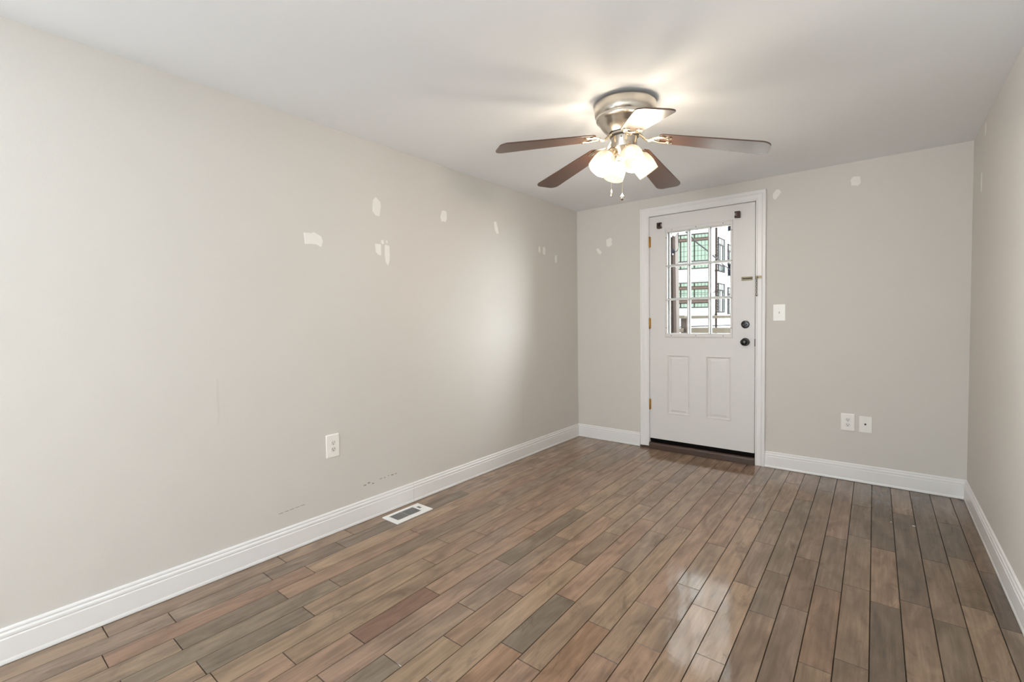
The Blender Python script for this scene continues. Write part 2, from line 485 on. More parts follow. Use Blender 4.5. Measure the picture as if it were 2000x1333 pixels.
struct('ceiling', mbox(-TH, W + TH, REAR - TH, TH, H, H + 0.12), M['ceiling'], 'plain white painted ceiling above the fan', 'ceiling')
SZ_0, SZ_1 = 0.52, 2.26
def side_wall_mesh(x0, x1):
    bm = NB()
    box(bm, x0, x1, SWY1, TH + GAPX, -0.1, H + 0.01)
    box(bm, x0, x1, REAR - TH, SWY0, -0.1, H + 0.01)
    box(bm, x0, x1, SWY0, SWY1, -0.1, SZ_0)
    box(bm, x0, x1, SWY0, SWY1, SZ_1, H + 0.01)
    return bm
wall_left = struct('wall_left', side_wall_mesh(-TH - GAPX, -GAPX), M['wall'], 'long greige painted wall with white spackle patches and an outlet', 'wall')
wall_right = struct('wall_right', mbox(W + GAPX, W + GAPX + TH, REAR - TH, TH + GAPX, -0.1, H + 0.01), M['wall'], 'narrow strip of greige wall at right edge of the view', 'wall')
for k, (xa, sg, lab) in enumerate(((-GAPX, 1, 'white framed window added unseen in the left wall behind the viewer to light the right wall'),)):
    bm = NB()
    def fb(y0, y1, z0, z1):
        xs_ = sorted((xa - sg * 0.06, xa + sg * 0.016))
        box(bm, xs_[0], xs_[1], y0, y1, z0, z1)
    fb(SWY0 - 0.08, SWY0 + 0.03, SZ_0 - 0.08, SZ_1 + 0.08); fb(SWY1 - 0.03, SWY1 + 0.08, SZ_0 - 0.08, SZ_1 + 0.08)
    fb(SWY0 + 0.03, SWY1 - 0.03, SZ_0 - 0.08, SZ_0 + 0.03); fb(SWY0 + 0.03, SWY1 - 0.03, SZ_1 - 0.03, SZ_1 + 0.08); fb(SWY0 + 0.03, SWY1 - 0.03, 1.38, 1.42)
    wnd = struct('window_%d' % (k + 1), bm, M['trim'], lab, 'window')
    xs_ = sorted((xa - sg * 0.05, xa - sg * 0.045))
    obj('pane', mbox(xs_[0], xs_[1], SWY0, SWY1, SZ_0, SZ_1), M['glass'], wnd)
bm = NB()
box(bm, -GAPX, DX0, GAPX, GAPX + 0.10, -0.1, H + 0.01)
box(bm, DX1, W + GAPX, GAPX, GAPX + 0.10, -0.1, H + 0.01)
box(bm, DX0, DX1, GAPX, GAPX + 0.10, DZ1, H + 0.01)
box(bm, DX0, DX1, GAPX, GAPX + 0.10, -0.1, -0.006)
wall_back = struct('wall_back', bm, M['wall'], 'greige end wall around the white door with switch and outlets', 'wall')
# rear wall with one window (behind the camera)
RX0, RX1, RZ0, RZ1 = 0.72, 2.24, 0.52, 2.26
bm = NB()
box(bm, -GAPX, RX0, REAR - TH, REAR, -0.1, H + 0.01)
box(bm, RX1, W + GAPX, REAR - TH, REAR, -0.1, H + 0.01)
box(bm, RX0, RX1, REAR - TH, REAR, -0.1, RZ0)
box(bm, RX0, RX1, REAR - TH, REAR, RZ1, H + 0.01)
struct('wall_rear', bm, M['wall'], 'greige wall behind the viewer holding one daylight window', 'wall')
bm = NB()
for x0, x1, z0, z1 in ((RX0 - 0.08, RX0 + 0.03, RZ0 - 0.08, RZ1 + 0.08), (RX1 - 0.03, RX1 + 0.08, RZ0 - 0.08, RZ1 + 0.08), (RX0 + 0.03, RX1 - 0.03, RZ0 - 0.08, RZ0 + 0.03), (RX0 + 0.03, RX1 - 0.03, RZ1 - 0.03, RZ1 + 0.08), (RX0 + 0.03, RX1 - 0.03, 1.38, 1.42)):
    box(bm, x0, x1, REAR - 0.06, REAR + 0.018, z0, z1)
wnd = struct('window_2', bm, M['trim'], 'white framed window in the rear wall behind the viewer', 'window')
obj('pane', mbox(RX0, RX1, REAR - 0.05, REAR - 0.045, RZ0, RZ1), M['glass'], wnd)

# baseboards: one moulded profile swept along each wall (d = distance out from the wall, z)
BASE = [(0, 0.002), (0.0155, 0.002), (0.0165, 0.007), (0.0155, 0.014), (0.0135, 0.020), (0.0135, 0.094), (0.0125, 0.0965), (0.0105, 0.098), (0.0105, 0.1005), (0.0125, 0.104), (0.0122, 0.112), (0.0095, 0.117), (0.0075, 0.119), (0.0078, 0.122), (0.0088, 0.126), (0.0072, 0.131), (0.0, 0.135)]
def baseboard(name, a, b, place, label):
    bm = NB()
    prism(bm, BASE, a, b, place)
    return struct(name, bm, M['trim'], label, 'baseboard')
baseboard('baseboard_left', -2.262, -0.0, lambda u, v, w: (-GAPX + u, w, v), 'white moulded baseboard on the left wall from the far corner to the joint by the vent')
baseboard('baseboard_left', REAR, -2.2635, lambda u, v, w: (-GAPX + u, w, v), 'white moulded baseboard on the left wall nearest the viewer, before the joint by the vent')
baseboard('baseboard_back', -GAPX, 0.695, lambda u, v, w: (w, GAPX - u, v), 'short white baseboard between left corner and door casing')
baseboard('baseboard_back', 1.781, W + GAPX, lambda u, v, w: (w, GAPX - u, v), 'white baseboard right of the door below the outlets')
baseboard('baseboard_right', REAR, 0.0, lambda u, v, w: (W + GAPX - u, w, v), 'white moulded baseboard along the right wall')

# door casing and jamb
CAS = [(0, 0), (0.012, 0), (0.016, 0.004), (0.016, 0.012), (0.0125, 0.016), (0.0125, 0.052), (0.0155, 0.057), (0.020, 0.066), (0.020, 0.086), (0.016, 0.091), (0, 0.091)]
bm = NB()
JX0, JX1, JZ = 0.790, 1.712, 2.222      # inner edges of the casing
# mitred three-sided sweep: left leg, head, right leg
path = [(JX0, 0.022, -1, 0), (JX0, JZ, -1, 1), (JX1, JZ, 1, 1), (JX1, 0.002, 1, 0)]
rings = []
for x, z, sx, sz in path:
    rings.append([bm.verts.new((x + sx * w * (0.0755 / 0.091 if sx > 0 else 1.0), GAPX - 0.002 - d, z + sz * w * 0.084 / 0.091)) for d, w in CAS])
for a, b in zip(rings, rings[1:]):
    k = len(a)
    for i in range(k):
        bm.faces.new((a[i], a[(i + 1) % k], b[(i + 1) % k], b[i]))
bm.faces.new(rings[0]); bm.faces.new(rings[-1])
# jamb
box(bm, DX0, JX0 + 0.002, 0.004, 0.105, 0.0, DZ1)
box(bm, JX1 - 0.002, DX1, 0.004, 0.105, 0.0, DZ1)
box(bm, JX0, JX1, 0.004, 0.105, JZ, DZ1)
# stops behind the door leaf
box(bm, JX0, JX0 + 0.016, 0.052, 0.07, 0.065, JZ)
box(bm, JX1 - 0.016, JX1, 0.052, 0.07, 0.065, JZ)
box(bm, JX0, JX1, 0.052, 0.07, JZ - 0.016, JZ)
struct('trim_1', bm, M['trim'], 'white moulded casing and jamb around the door', 'door casing')
bm = NB()
box(bm, 0.701, 0.789, -0.012, 0.006, 0.001, 0.0215)
struct('trim_3', bm, M['thresh'], 'small dark brown block under the left leg of the door casing', 'trim')
# threshold
bm = NB()
prof = [(0.16, 0.0), (0.16, 0.062), (-0.016, 0.062), (-0.024, 0.055), (-0.026, 0.044), (-0.026, 0.001)]
prism(bm, prof, 0.792, 1.7105, lambda u, v, w: (w, u, v))
struct('trim_2', bm, M['thresh'], 'dark brown wooden threshold under the white door', 'threshold', bevel=0.002)

# ------------------------------------------------------------------ the door
SX0, SX1, SZ0, SZ1, SY1 = 0.7955, 1.7065, 0.100, 2.2165, 0.044
LX0, LX1, LZ0, LZ1 = 0.962, 1.528, 1.084, 2.082        # hole for the window
PAN = [(0.962, 1.171, 0.351, 0.914), (1.312, 1.524, 0.351, 0.914)]
bm = NB()
xs = sorted({SX0, SX1, LX0, LX1, PAN[0][0], PAN[0][1], PAN[1][0], PAN[1][1]})
zs = sorted({SZ0, SZ1, LZ0, LZ1, PAN[0][2], PAN[0][3]})
holes = [(LX0, LX1, LZ0, LZ1)] + PAN
cache = {}
def V(x, y, z):
    k = (round(x, 5), round(y, 5), round(z, 5))
    if k not in cache:
        cache[k] = bm.verts.new((x, y, z))
    return cache[k]
for xa, xb in zip(xs, xs[1:]):
    for za, zb in zip(zs, zs[1:]):
        cx, cz = (xa + xb) / 2, (za + zb) / 2
        inl = LX0 < cx < LX1 and LZ0 < cz < LZ1
        if not any(h[0] < cx < h[1] and h[2] < cz < h[3] for h in holes):
            bm.faces.new((V(xa, 0, za), V(xb, 0, za), V(xb, 0, zb), V(xa, 0, zb)))
        if not inl:
            bm.faces.new((V(xa, SY1, za), V(xb, SY1, za), V(xb, SY1, zb), V(xa, SY1, zb)))
def strip(loop_a, loop_b):
    n = len(loop_a)
    for i in range(n):
        try:
            bm.faces.new((loop_a[i], loop_a[(i + 1) % n], loop_b[(i + 1) % n], loop_b[i]))
        except ValueError:
            pass
def rect_loop(x0, x1, z0, z1, y):
    return [V(x0, y, z0), V(x1, y, z0), V(x1, y, z1), V(x0, y, z1)]
for px0, px1, pz0, pz1 in PAN:      # embossed panels
    prev = rect_loop(px0, px1, pz0, pz1, 0)
    for ins, y in ((0.004, -0.0025), (0.009, -0.003), (0.016, 0.0055), (0.021, 0.007), (0.028, 0.0055), (0.042, 0.0005), (0.046, 0.0)):
        cur = rect_loop(px0 + ins, px1 - ins, pz0 + ins, pz1 - ins, y)
        strip(prev, cur)
        prev = cur
    bm.faces.new(prev)
# window opening sides and outer edges
zz = [z for z in zs]
for x in (SX0, SX1):
    for za, zb in zip(zz, zz[1:]):
        bm.faces.new((V(x, 0, za), V(x, 0, zb), V(x, SY1, zb), V(x, SY1, za)))
for z in (SZ0, SZ1):
    for xa, xb in zip(xs, xs[1:]):
        bm.faces.new((V(xa, 0, z), V(xb, 0, z), V(xb, SY1, z), V(xa, SY1, z)))
lx = [x for x in xs if LX0 <= x <= LX1]
for z in (LZ0, LZ1):
    for xa, xb in zip(lx, lx[1:]):
        bm.faces.new((V(xa, 0, z), V(xb, 0, z), V(xb, SY1, z), V(xa, SY1, z)))
for x in (LX0, LX1):
    bm.faces.new((V(x, 0, LZ0), V(x, 0, LZ1), V(x, SY1, LZ1), V(x, SY1, LZ0)))
door = struct('door_1', bm, M['door'], 'white half light door with nine pane window and two lower panels', 'door')

# raised window surround, both faces
FX0, FX1, FZ0, FZ1 = 0.944, 1.534, 1.076, 2.091
IX0, IX1, IZ0, IZ1 = 0.968, 1.514, 1.112, 2.055
def ring_frame(bm, o, i, prof):
    loops = []
    for t, y in prof:       # t 0 = outer edge, 1 = inner edge
        x0, x1 = o[0] + (i[0] - o[0]) * t, o[1] + (i[1] - o[1]) * t
        z0, z1 = o[2] + (i[2] - o[2]) * t, o[3] + (i[3] - o[3]) * t
        loops.append([bm.verts.new((x0, y, z0)), bm.verts.new((x1, y, z0)), bm.verts.new((x1, y, z1)), bm.verts.new((x0, y, z1))])
    for a, b in zip(loops, loops[1:]):
        for k in range(4):
            bm.faces.new((a[k], a[(k + 1) % 4], b[(k + 1) % 4], b[k]))
bm = NB()
ring_frame(bm, (FX0, FX1, FZ0, FZ1), (IX0, IX1, IZ0, IZ1), [(0, 0.001), (0.0, -0.004), (0.12, -0.007), (0.3, -0.0085), (0.75, -0.0085), (0.9, -0.006), (1.0, 0.0), (1.0, 0.016), (0.7, 0.016)])
lite = obj('window_frame', bm, M['door'], door)
bm = NB()
ring_frame(bm, (FX0, FX1, FZ0, FZ1), (IX0 + 0.012, IX1 - 0.002, IZ0 + 0.003, IZ1 - 0.004), [(0, 0.043), (0.0, 0.05), (0.3, 0.0525), (0.8, 0.0525), (1.0, 0.044), (1.0, 0.026), (0.7, 0.026)])
obj('outer_window_frame', bm, M['trim'], door)
scr = [(1.010, 2.073), (1.226, 2.073), (1.455, 2.073), (1.004, 1.093), (1.226, 1.093), (1.458, 1.093), (0.957, 2.005), (0.957, 1.742), (0.957, 1.423), (0.957, 1.165), (1.524, 2.006), (1.524, 1.745), (1.524, 1.423), (1.524, 1.164)]
for x, z in scr:
    bm = NB()
    lathe(bm, [(0, 0.0042), (0.0012, 0.0038), (0.0016, 0.0022)], (x, -0.0078, z), (0, -1, 0), n=10)
    obj('screw', bm, M['slot'], lite, smooth=True)
# muntin grids inside and outside the pane
VX = [1.152, 1.336]
HZ = [1.427, 1.741]
bm = NB()
for x in VX:
    prism(bm, [(-0.007, 0.016), (-0.0055, 0.003), (-0.003, 0.0), (0.003, 0.0), (0.0055, 0.003), (0.007, 0.016)], IZ0, IZ1, lambda u, v, w, x=x: (x + u, v, w))
for z in HZ:
    prism(bm, [(-0.007, 0.0165), (-0.0055, 0.0035), (-0.003, 0.0005), (0.003, 0.0005), (0.0055, 0.0035), (0.007, 0.0165)], IX0, IX1, lambda u, v, w, z=z: (w, v, z + u))
obj('muntin_grid', bm, M['door'], door)
bm = NB()
for x in VX:
    prism(bm, [(-0.008, 0.026), (-0.008, 0.046), (0.016, 0.046), (0.016, 0.026)], IZ0 + 0.001, IZ1 - 0.002, lambda u, v, w, x=x: (x + u, v, w))
for z in HZ:
    prism(bm, [(-0.006, 0.0265), (-0.006, 0.0465), (0.016, 0.0465), (0.016, 0.0265)], IX0, IX1, lambda u, v, w, z=z: (w, v, z + u))
obj('outer_muntin_grid', bm, M['trim'], door)
obj('glass_pane', mbox(IX0 - 0.012, IX1 + 0.012, 0.0185, 0.0235, IZ0 - 0.012, IZ1 + 0.012), M['glass'], door)

# hardware
bm = NB()
lathe(bm, [(0, 0.033), (0.004, 0.0335), (0.009, 0.031), (0.0105, 0.026), (0.011, 0.014), (0.013, 0.0128), (0.014, 0.0)], (1.634, 0.0, 1.194), (0, -1, 0), n=36)
dead = obj('deadbolt', bm, M['black'], door, smooth=True, angle=30)
bm = NB()
prism(bm, rrect(0.036, 0.011, 0.005), 0.012, 0.026, lambda u, v, w: (1.634 + u, -w, 1.194 + v))
obj('thumb_turn', bm, M['black'], dead, bevel=0.002)
bm = NB()
lathe(bm, [(0, 0.034), (0.004, 0.0345), (0.009, 0.030), (0.011, 0.015)], (1.634, 0.0, 1.045), (0, -1, 0), n=36)
rose = obj('knob_rose', bm, M['black'], door, smooth=True, angle=30)
bm = NB()
lathe(bm, [(0.009, 0.012), (0.026, 0.0115), (0.032, 0.017), (0.039, 0.0265), (0.047, 0.0295), (0.055, 0.0285), (0.062, 0.022), (0.0655, 0.012), (0.0665, 0.0)], (1.634, 0.0, 1.045), (0, -1, 0), n=36)
obj('knob', bm, M['black'], rose, smooth=True)
bm = NB()
box(bm, 1.7045, 1.7085, -0.002, 0.02, 1.008, 1.072)
obj('latch_plate', bm, M['bronze'], door)
for z in (1.984, 1.208, 0.428):
    bm = NB()
    lathe(bm, [(0, 0.004), (0.003, 0.0062), (0.101, 0.0062), (0.104, 0.004)], (0.7925, -0.005, z - 0.052), (0, 0, 1), n=14)
    h = obj('hinge', bm, M['brass'], door, smooth=True)
    bm = NB()
    box(bm, 0.7945, 0.806, -0.0012, 0.002, z - 0.05, z + 0.05)
    obj('hinge_leaf', bm, M['brass'], h)
bm = NB()
# ragged black weather strip below the leaf
top = []
prism(bm, [(0.004, 0.060), (0.040, 0.060), (0.040, 0.1005), (0.004, 0.1005)], SX0 + 0.004, SX1 - 0.003, lambda u, v, w: (w, u, v))
for k in range(9):
    x = SX0 + 0.004 + k * 0.009 + random.uniform(-0.002, 0.002)
    box(bm, x, x + random.uniform(0.004, 0.009), 0.0005, 0.006, 0.072 + random.uniform(0, 0.01), 0.1035 + random.uniform(0, 0.004))
obj('door_sweep', bm, M['rubber'], door)
# door half of the security chain
bm = NB()
prism(bm, rrect(0.088, 0.032, 0.004), 0.0, 0.002, lambda u, v, w: (1.645 + u, -w, 1.582 + v))
prism(bm, rrect(0.082, 0.007, 0.003), 0.002, 0.010, lambda u, v, w: (1.645 + u, -w, 1.591 + v))
prism(bm, rrect(0.082, 0.007, 0.003), 0.002, 0.010, lambda u, v, w: (1.645 + u, -w, 1.573 + v))
trk = obj('chain_track', bm, M['chainmetal'], door, bevel=0.001)
bm = NB()
box(bm, 1.610, 1.684, -0.0035, -0.0018, 1.578, 1.586)
obj('track_slot', bm, M['slot'], trk)

# chain keeper with its hanging chain, on the casing
ck = thing('door_chain', 'short dull metal security chain hanging from its keeper on the door casing', 'door chain', (1.735, -0.0055, 1.588))
bm = NB()
prism(bm, rrect(0.046, 0.020, 0.004), 0.0, 0.005, lambda u, v, w: (u, -0.0035 - w, v))
lathe(bm, [(0.0, 0.009), (0.012, 0.009), (0.014, 0.006)], (-0.012, -0.006, 0.0), (0, -1, 0), n=16)
obj('keeper', bm, M['chainmetal'], ck, bevel=0.001)
z = -0.006
for i in range(9):
    bm = NB()
    pts = []
    for k in range(14):
        a = 2 * PI * k / 14
        e = 0.0052 * math.cos(a)
        if i % 2 == 0:
            pts.append((-0.0125 + e, -0.016, z - 0.008 + 0.0105 * math.sin(a)))
        else:
            pts.append((-0.0125 + e * 0.25, -0.016 + e * 0.9, z - 0.008 + 0.0105 * math.sin(a)))
    tube(bm, pts, 0.0016, n=6, closed=True, upv=(0.3, 1, 0.2))
    obj('link', bm, M['chainmetal'], ck, smooth=True)
    z -= 0.0158
bm = NB()
lathe(bm, [(0, 0.004), (0.003, 0.0075), (0.008, 0.0075), (0.011, 0.003)], (-0.0125, -0.016, z + 0.001), (0, 0, -1), n=14)
obj('end_button', bm, M['chainmetal'], ck, smooth=True)

# curtain rod brackets
def bracket(x, z, s, label):
    t = thing('curtain_rod_bracket', label, 'curtain rod bracket', (x, 0.0, z), 'curtain rod brackets above the door window')
    bm = NB()
    box(bm, min(-0.021 * s, 0.003 * s), max(-0.021 * s, 0.003 * s), -0.003, 0.0, -0.028, 0.028)
    obj('back_plate', bm, M['bronze'], t, bevel=0.001)
    bm = NB()
    # cup that opens sideways, like a C with a short middle tongue
    pts = [(-0.020, -0.026), (0.020, -0.026), (0.020, -0.009), (0.014, -0.006), (0.006, -0.008), (-0.004, -0.004), (-0.004, 0.003), (0.017, 0.003), (0.017, 0.008), (-0.002, 0.009), (-0.002, 0.017), (0.020, 0.017), (0.020, 0.026), (-0.020, 0.026)]
    prism(bm, [(u * s, v) for u, v in pts], 0.003, 0.034, lambda u, v, w: (u, -w, v))
    obj('cup', bm, M['bronze'], t, bevel=0.0012)
bracket(0.896, 2.125, 1, 'dark brown curtain rod bracket at the hinge side above the door window')
bracket(1.572, 2.127, -1, 'dark brown curtain rod bracket at the knob side above the door window')

# ------------------------------------------------------------------ wall plates
def outlet(label, place, loc, w=0.086, h=0.134):
    """place(u, v, d) -> local point, u along the wall, v up, d out of the wall"""
    t = thing('wall_outlet', label, 'wall outlet', loc, 'duplex wall outlets')
    bm = NB()
    loops = []
    for ins, d in ((0, 0), (0, 0.003), (0.003, 0.0055), (0.008, 0.0065)):
        loops.append([bm.verts.new(place(u, v, d)) for u, v in rrect(w - 2 * ins, h - 2 * ins, 0.005)])
    for a, b in zip(loops, loops[1:]):
        for i in range(len(a)):
            bm.faces.new((a[i], a[(i + 1) % len(a)], b[(i + 1) % len(a)], b[i]))
    bm.faces.new(loops[0]); bm.faces.new(loops[-1])
    obj('cover_plate', bm, M['plate'], t)
    for s in (1, -1):
        bm = NB()
        ol = []
        for i in range(28):
            a = 2 * PI * i / 28
            ol.append((0.0172 * math.cos(a), max(-0.0145, min(0.0145, 0.0172 * math.sin(a))) + s * 0.0195))
        prism(bm, ol, 0.006, 0.0085, place)
        r = obj('receptacle', bm, M['plate2'], t)
        bm = NB()
        for u, hh in ((-0.0064, 0.0085), (0.0064, 0.0068)):
            prism(bm, [(u - 0.0013, s * 0.0195 + 0.003 - hh / 2), (u + 0.0013, s * 0.0195 + 0.003 - hh / 2), (u + 0.0013, s * 0.0195 + 0.003 + hh / 2), (u - 0.0013, s * 0.0195 + 0.003 + hh / 2)], 0.0082, 0.0088, place)
        prism(bm, [(0.0030 * math.cos(2 * PI * i / 10), s * 0.0195 - 0.0075 + 0.0030 * math.sin(2 * PI * i / 10)) for i in range(10)], 0.0082, 0.0088, place)
        obj('slots', bm, M['slot'], r)
    bm = NB()
    prism(bm, [(0.0032 * math.cos(2 * PI * i / 12), 0.0032 * math.sin(2 * PI * i / 12)) for i in range(12)], 0.006, 0.0078, place)
    obj('screw', bm, M['plate2'], t)
back = lambda u, v, d: (u, -d, v)
left = lambda u, v, d: (d, u, v)
outlet('white duplex outlet low on the long left wall above the floor vent', left, (-GAPX, -2.853, 0.5235), 0.085, 0.139)
outlet('white duplex outlet right of the door, beside the cable plate', back, (2.348, GAPX, 0.4465), 0.088, 0.132)

t = thing('cable_wall_plate', 'white cable plate with one dark jack, right of the back wall outlet', 'wall plate', (2.455, GAPX, 0.4425))
bm = NB()
prism(bm, rrect(0.078, 0.121, 0.003), 0.0, 0.006, back)
obj('cover_plate', bm, M['plate'], t, bevel=0.002)
bm = NB()
lathe(bm, [(0.005, 0.0062), (0.010, 0.0062), (0.0102, 0.0048), (0.016, 0.0048)], (-0.001, 0, 0.002), (0, -1, 0), n=16)
obj('coaxial_jack', bm, M['slot'], t)
for v in (0.042, -0.042):
    bm = NB()
    lathe(bm, [(0.005, 0.003), (0.0072, 0.0026)], (0, 0, v), (0, -1, 0), n=12)
    obj('screw', bm, M['plate2'], t)

t = thing('light_switch', 'white single toggle light switch beside the door casing', 'light switch', (1.8855, GAPX, 1.2895))
bm = NB()
prism(bm, rrect(0.088, 0.135, 0.005), 0.0, 0.006, back)
obj('cover_plate', bm, M['plate'], t, bevel=0.002)
bm = NB()
prism(bm, rrect(0.0115, 0.026, 0.002), 0.0055, 0.0075, back)
surround = obj('toggle_surround', bm, M['plate2'], t)
bm = NB()
prism(bm, [(0.0075, -0.006), (0.0165, 0.003), (0.0175, 0.007), (0.0155, 0.009), (0.0075, 0.006)], -0.004, 0.004, lambda u, v, w: (w, -u, v))
obj('toggle', bm, M['plate2'], t, bevel=0.001)
for v in (0.030, -0.030):
    bm = NB()
    lathe(bm, [(0.005, 0.003), (0.0072, 0.0026)], (0, 0, v), (0, -1, 0), n=12)
    obj('screw', bm, M['plate2'], t)

# ------------------------------------------------------------------ floor vent
t = thing('floor_vent', 'white metal floor register lying beside the left baseboard', 'floor vent', (0.1315, -2.415, 0.0))
hx, hy = 0.0765, 0.144
ix0, ix1 = -0.056, 0.040
gy0, gy1 = -0.112, 0.081
bm = NB()
ly0, ly1, lx0, lx1 = 0.093, 0.118, -0.036, 0.004
def slab(x0, x1, y0, y1):
    box(bm, x0, x1, y0, y1, 0.0015, 0.006)
slab(-hx, ix0, -hy, hy); slab(ix1, hx, -hy, hy)
slab(ix0, ix1, -hy, gy0); slab(ix0, ix1, gy1, ly0); slab(ix0, ix1, ly1, hy)
slab(ix0, lx0, ly0, ly1); slab(lx1, ix1, ly0, ly1)
# turned-down rim
for x0, x1, y0, y1 in ((-hx - 0.002, -hx, -hy, hy), (hx, hx + 0.002, -hy, hy), (-hx, hx, -hy - 0.002, -hy), (-hx, hx, hy, hy + 0.002)):
    box(bm, x0, x1, y0, y1, 0.0005, 0.005)
obj('face_frame', bm, M['vent'], t)
nl = 10
for i in range(nl):
    x = ix0 + (ix1 - ix0) * (i + 0.5) / nl
    bm = NB()
    prism(bm, [(x - 0.0030, 0.0022), (x - 0.0018, 0.0022), (x + 0.0030, 0.0058), (x + 0.0018, 0.0058)], gy0, gy1, lambda u, v, w: (u, w, v))
    obj('louver', bm, M['vent'], t)
obj('cross_bar', mbox(ix0, ix1, -0.016, -0.0145, 0.0012, 0.0030), M['vent'], t)
obj('duct_shadow', mbox(ix0 - 0.004, ix1 + 0.004, gy0 - 0.004, gy1 + 0.004, 0.0003, 0.0012), M['ventdark'], t)
obj('damper_lever', mbox(lx0 - 0.002, lx1 + 0.002, ly0 - 0.002, ly1 + 0.002, 0.0003, 0.0030), M['ventdark'], t)

# ------------------------------------------------------------------ wall marks (dried spackle, scuffs)
def patch(wall, name, m, place, w, h, seed, thick=0.0012, pts=15, rough=0.16, shape=None):
    rnd = random.Random(seed)
    ol = []
    if shape:
        ol = shape
    else:
        for i in range(pts):
            a = 2 * PI * i / pts
            # squarish blob
            c, s = math.cos(a), math.sin(a)
            k = 1 / max(abs(c), abs(s)) ** 0.6
            j = 1 + rnd.uniform(-rough, rough)
            ol.append((c * k * j, s * k * j))
    bm = NB()
    A = [bm.verts.new(place(u * w / 2, v * h / 2, 0.0)) for u, v in ol]
    B = [bm.verts.new(place(u * w / 2 * 0.9, v * h / 2 * 0.9, thick)) for u, v in ol]
    n = len(ol)
    for i in range(n):
        bm.faces.new((A[i], A[(i + 1) % n], B[(i + 1) % n], B[i]))
    bm.faces.new(B)
    return obj(name, bm, m, wall)
def on_left(y, z):
    return lambda u, v, d: (-GAPX + d, y + u, z + v)
def on_back(x, z):
    return lambda u, v, d: (x + u, GAPX - d, z + v)
def on_right(y, z):
    return lambda u, v, d: (W + GAPX - d, y + u, z + v)
SQ = [(-1, 0.75), (-0.2, 0.8), (0.1, 1.0), (0.9, 0.55), (1.05, -0.1), (0.85, -0.9), (0.2, -0.6), (-0.9, -0.75)]
patch(wall_left, 'spackle_patch', M['spackle'], on_left(-2.938, 1.733), 0.112, 0.085, 1, shape=SQ)
patch(wall_left, 'spackle_patch', M['spackle'], on_left(-2.504, 1.996), 0.068, 0.118, 2, shape=[(-0.75, 0.7), (-0.1, 1.05), (0.9, 0.6), (1.0, 0.1), (0.6, -1.0), (-0.3, -0.95), (-0.95, -0.55), (-0.9, 0.1)])
patch(wall_left, 'spackle_patch', M['spackle'], on_left(-2.500, 1.727), 0.047, 0.076, 3, shape=[(-1.0, 0.85), (1.0, 0.9), (1.0, -1.0), (0.1, -1.0), (-0.8, -0.5)])
patch(wall_left, 'spackle_patch', M['spackle'], on_left(-2.430, 1.700), 0.040, 0.136, 4, shape=[(-0.9, 0.9), (0.9, 0.85), (1.0, 0.0), (0.9, -0.6), (0.2, -1.1), (-0.8, -0.7), (-1.0, 0.1)])
patch(wall_left, 'spackle_patch', M['spackle'], on_left(-2.466, 1.776), 0.022, 0.028, 9)
patch(wall_left, 'spackle_patch', M['spackle'], on_left(-2.432, 1.782), 0.014, 0.020, 10)
patch(wall_left, 'spackle_patch', M['spackle'], on_left(-1.918, 2.031), 0.060, 0.080, 5)
patch(wall_left, 'spackle_patch', M['spackle'], on_left(-1.320, 2.036), 0.070, 0.105, 6, shape=[(-0.8, 0.8), (0.0, 1.0), (0.5, 0.3), (0.95, -0.9), (0.1, -0.95), (-0.6, -0.2)])
patch(wall_left, 'spackle_patch', M['spackle'], on_left(-0.690, 1.923), 0.036, 0.062, 7)
patch(wall_left, 'spackle_patch', M['spackle'], on_left(-0.612, 1.920), 0.044, 0.078, 8)
patch(wall_left, 'spackle_patch', M['spackle'], on_left(-0.406, 1.862), 0.038, 0.082, 12)
patch(wall_back, 'spackle_patch', M['spackle'], on_back(0.250, 1.954), 0.066, 0.068, 13, shape=[(-0.9, 0.6), (-0.3, 1.0), (0.5, 0.2), (1.0, -0.4), (0.5, -1.0), (-0.3, -0.5)])
patch(wall_back, 'spackle_patch', M['spackle'], on_back(0.366, 2.031), 0.062, 0.086, 14)
patch(wall_back, 'spackle_patch', M['spackle'], on_back(1.862, 2.253), 0.066, 0.086, 15, shape=[(-0.85, -0.7), (-0.9, 0.1), (-0.1, 0.9), (0.5, 0.75), (0.95, 0.2), (0.1, -0.7), (-0.4, -1.0)])
patch(wall_back, 'spackle_patch', M['spackle'], on_back(2.377, 2.256), 0.062, 0.070, 16)
patch(wall_right, 'spackle_patch', M['spackle'], on_right(-0.336, 2.052), 0.036, 0.115, 17)
patch(wall_right, 'spackle_patch', M['spackle'], on_right(-0.444, 2.338), 0.030, 0.075, 18)
rn = random.Random(5)
for i in range(9):
    f = i / 8
    if 0.28 < f < 0.5:
        continue
    patch(wall_left, 'scuff_mark', M['scuff'], on_left(-2.640 + 0.24 * f, 0.222 + 0.018 * f + rn.uniform(-0.008, 0.008)), rn.uniform(0.008, 0.024), rn.uniform(0.004, 0.008), 40 + i, 0.0003)
for i in range(5):
    f = i / 4
    patch(wall_left, 'scuff_mark', M['scuff'], on_left(-3.165 + 0.12 * f, 0.221 + 0.006 * f), 0.026, 0.0035, 60 + i, 0.0003)
M['streak'] = mat('faint_wall_streak', s8(207, 202, 196), 0.6, noise=0.03, nscale=30)
patch(wall_left, 'paint_streak', M['streak'], on_left(-0.975, 0.49), 0.012, 0.47, 71, 0.0003, rough=0.05)
patch(wall_left, 'paint_streak', M['streak'], on_left(-3.455, 0.875), 0.012, 0.24, 72, 0.0003, rough=0.05)
# paint flecks on the boards
for x, y, w in ((2.705, -0.72, 0.015), (2.60, -0.73, 0.006)):
    patch(floor, 'paint_fleck', M['spackle'], lambda u, v, d, x=x, y=y: (x + u, y + v, 0.0003 + d), w, 0.006, int(x * 1000), 0.0008)

